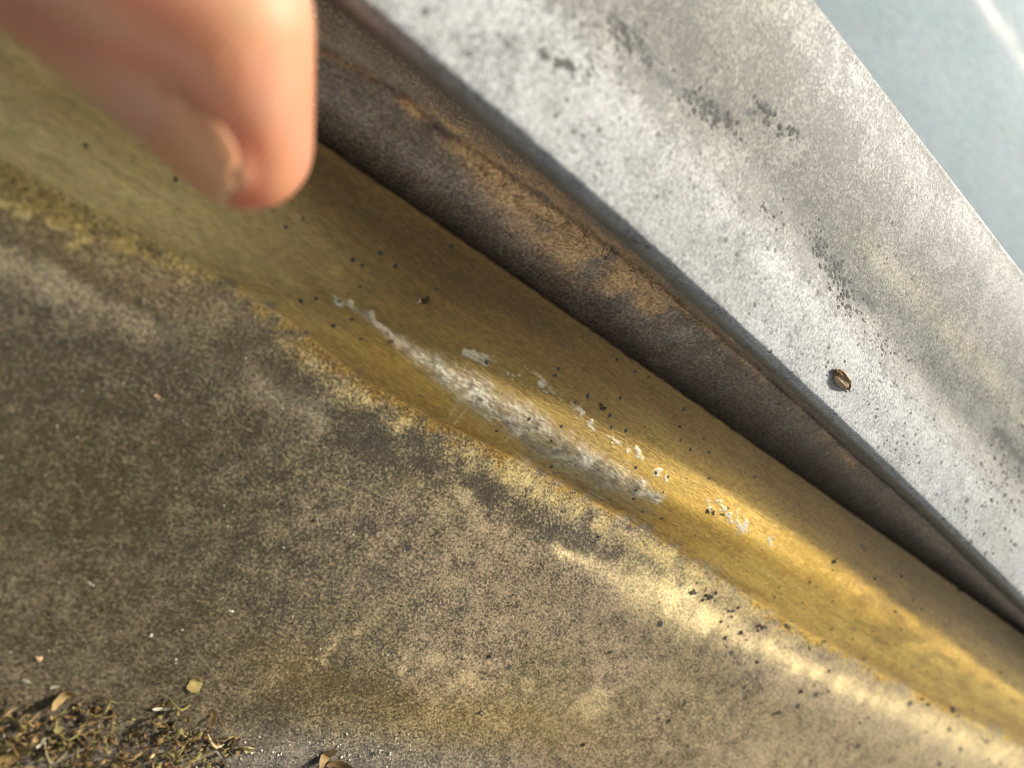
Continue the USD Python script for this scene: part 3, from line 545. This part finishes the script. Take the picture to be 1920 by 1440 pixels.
def one_flake(px, py, lpx, wpx, mat, seed, name, label, cat, yaw_img, curl=.4, lift=.3, which='sheet', up=0.0, **kw):
    P, _ = on(which, px, py); ln = px_mm(px, py, lpx, which); wd = px_mm(px, py, wpx, which)
    d = np.array([math.cos(math.radians(yaw_img)), math.sin(math.radians(yaw_img))])      # direction in the picture -> on the sheet
    Q, _ = on(which, px + 60 * d[0], py + 60 * d[1]); w = Q[0] - P[0]
    return put(name, flake(P[0] + [0, 0, up], ln, wd, seed, curl=curl, yaw=math.atan2(w[1], w[0]), lift=lift, **kw), mat, label, cat, None)
one_flake(366, 1282, 32, 26, 'yellow_leaf', 11, 'leaf_scrap', 'translucent yellow leaf scrap lying above the litter heap', 'leaf scrap', -60, curl=.15, lift=.2)
one_flake(466, 1400, 16, 26, 'seed', 12, 'seed', 'pale yellow seed standing at the right end of the litter heap', 'seed', 95, curl=.5, lift=.6)
one_flake(448, 1404, 20, 12, 'brown_leaf', 13, 'leaf_scrap', 'dark brown scrap tucked against the pale seed', 'leaf scrap', 130, curl=.6, lift=.5)
one_flake(20, 1395, 110, 46, 'dry_leaf', 14, 'dry_leaf', 'large curled tan leaf piece at the left border of the litter', 'dry leaf', -38, curl=.35, lift=.3, up=0.0012)
one_flake(115, 1305, 46, 22, 'dry_leaf', 15, 'leaf_scrap', 'olive looped leaf scrap on the top of the litter heap', 'leaf scrap', -25, curl=.5, lift=.4)
one_flake(300, 1328, 30, 6, 'pale_flake', 16, 'pale_flake', 'long white flake on the upper rim of the litter heap', 'flake', 5, curl=.2, lift=.25)
one_flake(332, 1325, 18, 7, 'pale_flake', 17, 'pale_flake', 'short white flake right of the long white flake on the rim', 'flake', -30, curl=.3, lift=.4)
one_flake(50, 1275, 20, 8, 'pale_flake', 18, 'pale_flake', 'cream flake above the litter near the left border', 'flake', 35, curl=.3, lift=.4)
one_flake(103, 1288, 16, 5, 'pale_flake', 19, 'pale_flake', 'thin cream flake just above the olive looped scrap', 'flake', -10, curl=.3, lift=.3)
one_flake(255, 1432, 40, 22, 'pale_flake', 20, 'pale_flake', 'grey white flake at the bottom border inside the litter', 'flake', -35, curl=.2, lift=.3, up=.0016)
one_flake(400, 1345, 34, 14, 'dry_leaf', 21, 'leaf_scrap', 'upright tan leaf sliver at the right rim of the litter heap', 'leaf scrap', 110, curl=.6, lift=.7)
one_flake(612, 1414, 44, 18, 'dry_leaf', 22, 'curled_leaf', 'curled brown leaf tip at the bottom border right of the heap', 'dry leaf', -45, curl=.7, lift=.6)
one_flake(640, 1432, 60, 20, 'brown_leaf', 23, 'curled_leaf', 'dark brown crumpled leaf on the bottom border beside the curled tip', 'dry leaf', 8, curl=.6, lift=.5)
Ps = [on('sheet', x, y)[0][0] + [0, 0, z] for x, y, z in ((340, 1432, .0012), (365, 1410, .0014), (385, 1392, .0020), (402, 1382, .0026))]
put('straw', tube(Ps, [px_mm(370, 1400, 2.4)] * 3 + [px_mm(370, 1400, .8)], 6), 'straw', 'thin pale straw stalk sticking out of the litter heap', 'straw', None)
gr = []
for i in range(110):                     # chalky rim below the heap
    x = 440 + 330 * rng.random(); y = 1408 + 6 * math.sin(x * .03) + 16 * rng.normal()
    P, _ = on('sheet', x, y); gr.append(lump(P[0], px_mm(x, y, 0.8 + 1.8 * rng.random() ** 3), 1500 + i))
tag(obj('chalk_crumbs', trimesh.util.concatenate(gr), 'pale_grain'), 'chalky crumbs in a loose line along the bottom border', 'crumbs', kind='stuff')

gr = []
for (cx, cy, rx, ry, an, n, r0) in [(1180, 75, 75, 14, 45, 70, 3.4), (1325, 205, 60, 16, 40, 60, 3.6), (1060, 120, 45, 14, 35, 26, 3.4), (1130, 80, 90, 50, 40, 40, 2.6), (1560, 500, 70, 16, 58, 80, 3.0), (1580, 560, 40, 10, 60, 30, 2.8),
                                      (1480, 250, 22, 10, 20, 14, 3.2), (1430, 210, 30, 16, 40, 18, 3.0), (1440, 400, 30, 8, 55, 16, 2.6), (1880, 900, 40, 60, 40, 40, 3.2), (1650, 640, 60, 14, 55, 30, 2.4), (1300, 320, 200, 120, 40, 60, 1.8), (1700, 760, 160, 90, 45, 60, 1.8), (900, 60, 120, 50, 30, 20, 2.4), (1900, 1020, 40, 60, 40, 16, 2.4)]:
    for i in range(int(n * 2)):
        a, b = rx * rng.normal() * .6, ry * rng.normal() * .7; c, s_ = math.cos(math.radians(an)), math.sin(math.radians(an))
        x, y = cx + a * c - b * s_, cy + a * s_ + b * c
        if y < line_cb(x) + 0 and y > line_cf(x) and x < 1990 and y > -60:
            P, _ = on('strip', x, y); gr.append(lump(P[0], px_mm(x, y, 1.45 * r0 * (.3 + .9 * rng.random() ** 1.7), 'strip'), 3000 + len(gr), squash=.12))
tag(obj('dirt_specks', trimesh.util.concatenate(gr), 'speck', smooth=True), 'dark flat dirt specks clustered over the pale trim strip', 'dirt specks', kind='stuff')
# husk on the pale strip
P, n = on('strip', 1576, 712); P = P[0]; sc = px_mm(1576, 712, 1, 'strip')
hv = trimesh.creation.icosphere(subdivisions=3); q = hv.vertices.copy()
q[:, 1] *= .48 * (1 - .35 * q[:, 0]); q[:, 2] *= .45; bite = (q[:, 2] > 0.12) & (np.abs(q[:, 1]) < .22); q[bite, 2] -= .25
q += .05 * (rng.random(q.shape) - .5)
w = on('strip', 1594, 735)[0][0] - on('strip', 1562, 690)[0][0]; yw = math.atan2(w[1], w[0])
q = q @ trimesh.transformations.rotation_matrix(yw, [0, 0, 1])[:3, :3].T * 27 * sc
husk = thing('seed_husk', 'glossy brown seed husk lying alone on the pale trim strip', 'seed husk', P)
obj('shell', trimesh.Trimesh(q + [0, 0, 6 * sc], hv.faces, process=False), 'chitin', husk, smooth=True)
tipd = np.array([math.cos(yw), math.sin(yw), 0])
obj('stem_tip', tube([tipd * 22 * sc + [0, 0, 5 * sc], tipd * 30 * sc + [0, 0, 3 * sc], tipd * 38 * sc + [0, 0, 2 * sc]], [3 * sc, 2 * sc, .8 * sc], 6), 'grit', husk, smooth=True)
obj('dark_cap', trimesh.Trimesh(lump(np.zeros(3), 10 * sc, 77).vertices - tipd * 22 * sc + [0, 0, 2 * sc], ICO.faces, process=False), 'brown_leaf', husk)
# fibres on the rusty rail top
fs = []
for i in range(46):
    x = 760 + 560 * rng.random(); y = line_rust(x) + 6 + 34 * rng.random() ** 2
    if i < 8: x, y = [(1085, 418), (1098, 430), (850, 255), (930, 292), (1190, 505), (1010, 345), (1050, 395), (600, 330)][i]; 
    P, _ = on('rail', x, y); g = px_mm(x, y, 1, 'rail'); a = rng.random() * 6.28; l_ = (10 + 22 * rng.random()) * g; c_ = rng.normal() * .8
    ts = np.linspace(-.5, .5, 7); pts = np.stack([P[0, 0] + l_ * ts * math.cos(a) - c_ * l_ * ts ** 2 * math.sin(a), P[0, 1] + l_ * ts * math.sin(a) + c_ * l_ * ts ** 2 * math.cos(a), P[0, 2] + .0004 + .3 * l_ * (ts + .5) * rng.random()], 1)
    fs.append(tube(pts, .55 * g + .5 * g * rng.random(), 5))
tag(obj('fibres', trimesh.util.concatenate(fs), 'fibre', smooth=True), 'short brown plant fibres caught on the rusty rail top', 'fibres', kind='stuff')

# ------------------------------------------------------------------ hand: the fingertip pointing at the flange
def c2w(p): return CAM + np.asarray(p) @ R.T
def cpt(px, py, d): return np.array([(px - 960) / FPX * d, -(py - 720) / FPX * d, -d])
import manifold3d as mf
def ball(px, py, d, rpx):
    P = c2w(cpt(px, py, d)); return mf.Manifold.sphere(rpx * d / FPX, 28).translate(P.tolist())
def station(px, py, d, rpx, hz): return [ball(px, py, d - hz, rpx), ball(px, py, d + hz, rpx)]
tipS = station(460, 268, .0600, 123, .0033); midS = station(440, 150, .0580, 145, .0040); pulS = station(424, 30, .0560, 161, .0042)
basS = station(100, -250, .0530, 300, .0035); farS = station(-250, -600, .0500, 335, .0030); endS = station(-800, -1060, .0500, 345, .0030)
body = mf.Manifold.batch_hull(tipS + midS + pulS) + mf.Manifold.batch_hull(midS + pulS + basS + tipS) + mf.Manifold.batch_hull(basS + farS) + mf.Manifold.batch_hull(farS + endS)
body = body.refine_to_length(0.0007).to_mesh()
tm = trimesh.Trimesh(body.vert_properties[:, :3], body.tri_verts, process=True)
trimesh.smoothing.filter_taubin(tm, lamb=.5, nu=.52, iterations=60)
fv = np.array(tm.vertices); fn = np.array(tm.vertex_normals)
fu, fw = proj(fv); facing = ((CAM - fv) * fn).sum(1) / np.linalg.norm(CAM - fv, axis=1)
GRV = [(448, 388), (486, 342), (480, 304), (445, 262), (401, 219), (310, 146), (219, 106), (109, 73), (40, 20)]
gd, gs = pdist(fu, fw, GRV)
side = np.zeros(len(fu))                       # +1 on the nail's side of the groove
gp = np.array(GRV, float)
side = np.sign(np.interp(fu, gp[::-1, 0], gp[::-1, 1]) - fw) * -1
front = sst(facing, 0.0, 0.25)
gdep = np.interp(gs, [0, .2, .4, .6, 1], [.00012, .00028, .00030, .0003, .0001])
gw = np.interp(gs, [0, .3, 1], [19, 32, 55])
groove = np.exp(-(gd / gw) ** 2) * front
swell = np.exp(-((gd - 2.4 * gw) / (1.3 * gw)) ** 2) * (side < 0) * front
flat = np.exp(-(gd / 120) ** 2) * (side > 0) * front
fv = fv - fn * (gdep * groove + .00010 * flat - .00012 * swell)[:, None] + fn * (0.00012 * fb(fv, 260, 3, 91))[:, None]
tm = trimesh.Trimesh(fv, tm.faces, process=False)
red = np.clip(.75 * groove + .35 * swell + .55 * blob(fu, fw, 470, 385, 60, 25, -15) + .5 * blob(fu, fw, 585, 200, 40, 120), 0, 1)
skc = mixc((0.325, 0.170, 0.094), (0.31, 0.105, 0.058), red)
hand = thing('hand', 'bare finger pointing down into the upper left corner, out of focus', 'hand')
obj('finger', tm, 'skin', hand, prim={'base': skc}, smooth=True)
# nail plate: follows the finger on the far side of the groove, a little proud of it, with its free edge at the tip
tipP = c2w(cpt(470, 352, .060)); rootP = c2w(cpt(215, 165, .0565)); axN = rootP - tipP; LN = np.linalg.norm(axN); axN /= LN
along = (fv - tipP) @ axN / LN
sd_ = np.where(facing > 0, side * gd, 40 + 0 * gd)
nlv = (along > 0.02) & (along < 1.0) & (sd_ > 3) & ((fn @ R)[:, 1] < -0.12) & ((fn @ R)[:, 0] < 0.62)
fsel = nlv[tm.faces].all(1)
sub = tm.submesh([np.nonzero(fsel)[0]], append=True, repair=False)
comp = sub.split(only_watertight=False); sub = max(comp, key=lambda m: len(m.faces)) if len(comp) else sub
sv = np.array(sub.vertices); sn = np.array(sub.vertex_normals); al = (sv - tipP) @ axN / LN
topv = sv + sn * (0.00012 - 0.00026 * sst(al, .35, .8))[:, None] - axN * (0.00012 * sst(al, .10, -.10))[:, None]; botv = sv - sn * 0.0002
nb = len(sv); fcs = np.array(sub.faces)
eds = np.sort(np.vstack([fcs[:, [0, 1]], fcs[:, [1, 2]], fcs[:, [2, 0]]]), 1); ue, ct = np.unique(eds, axis=0, return_counts=True); bset = {tuple(x) for x in ue[ct == 1]}
sdf = []
for t3 in fcs:
    for a, b in ((t3[0], t3[1]), (t3[1], t3[2]), (t3[2], t3[0])):
        if tuple(sorted((a, b))) in bset: sdf += [[b, a, a + nb], [b, a + nb, b + nb]]
nm = trimesh.Trimesh(np.vstack([topv, botv]), np.vstack([fcs, fcs[:, ::-1] + nb, np.array(sdf)]), process=False)
free = sst(al, .14, .05)
ncol = mixc((0.42, 0.165, 0.075), (0.48, 0.27, 0.13), free); ncol = mixc(ncol, (0.44, 0.195, 0.09), .6 * np.exp(-((al - .2) / .14) ** 2)); ncol = mixc(ncol, (0.325, 0.170, 0.094), sst(al, .45, .85)); ncol = np.vstack([ncol, ncol])
obj('fingernail', nm, 'nail', hand, prim={'base': ncol}, smooth=True)
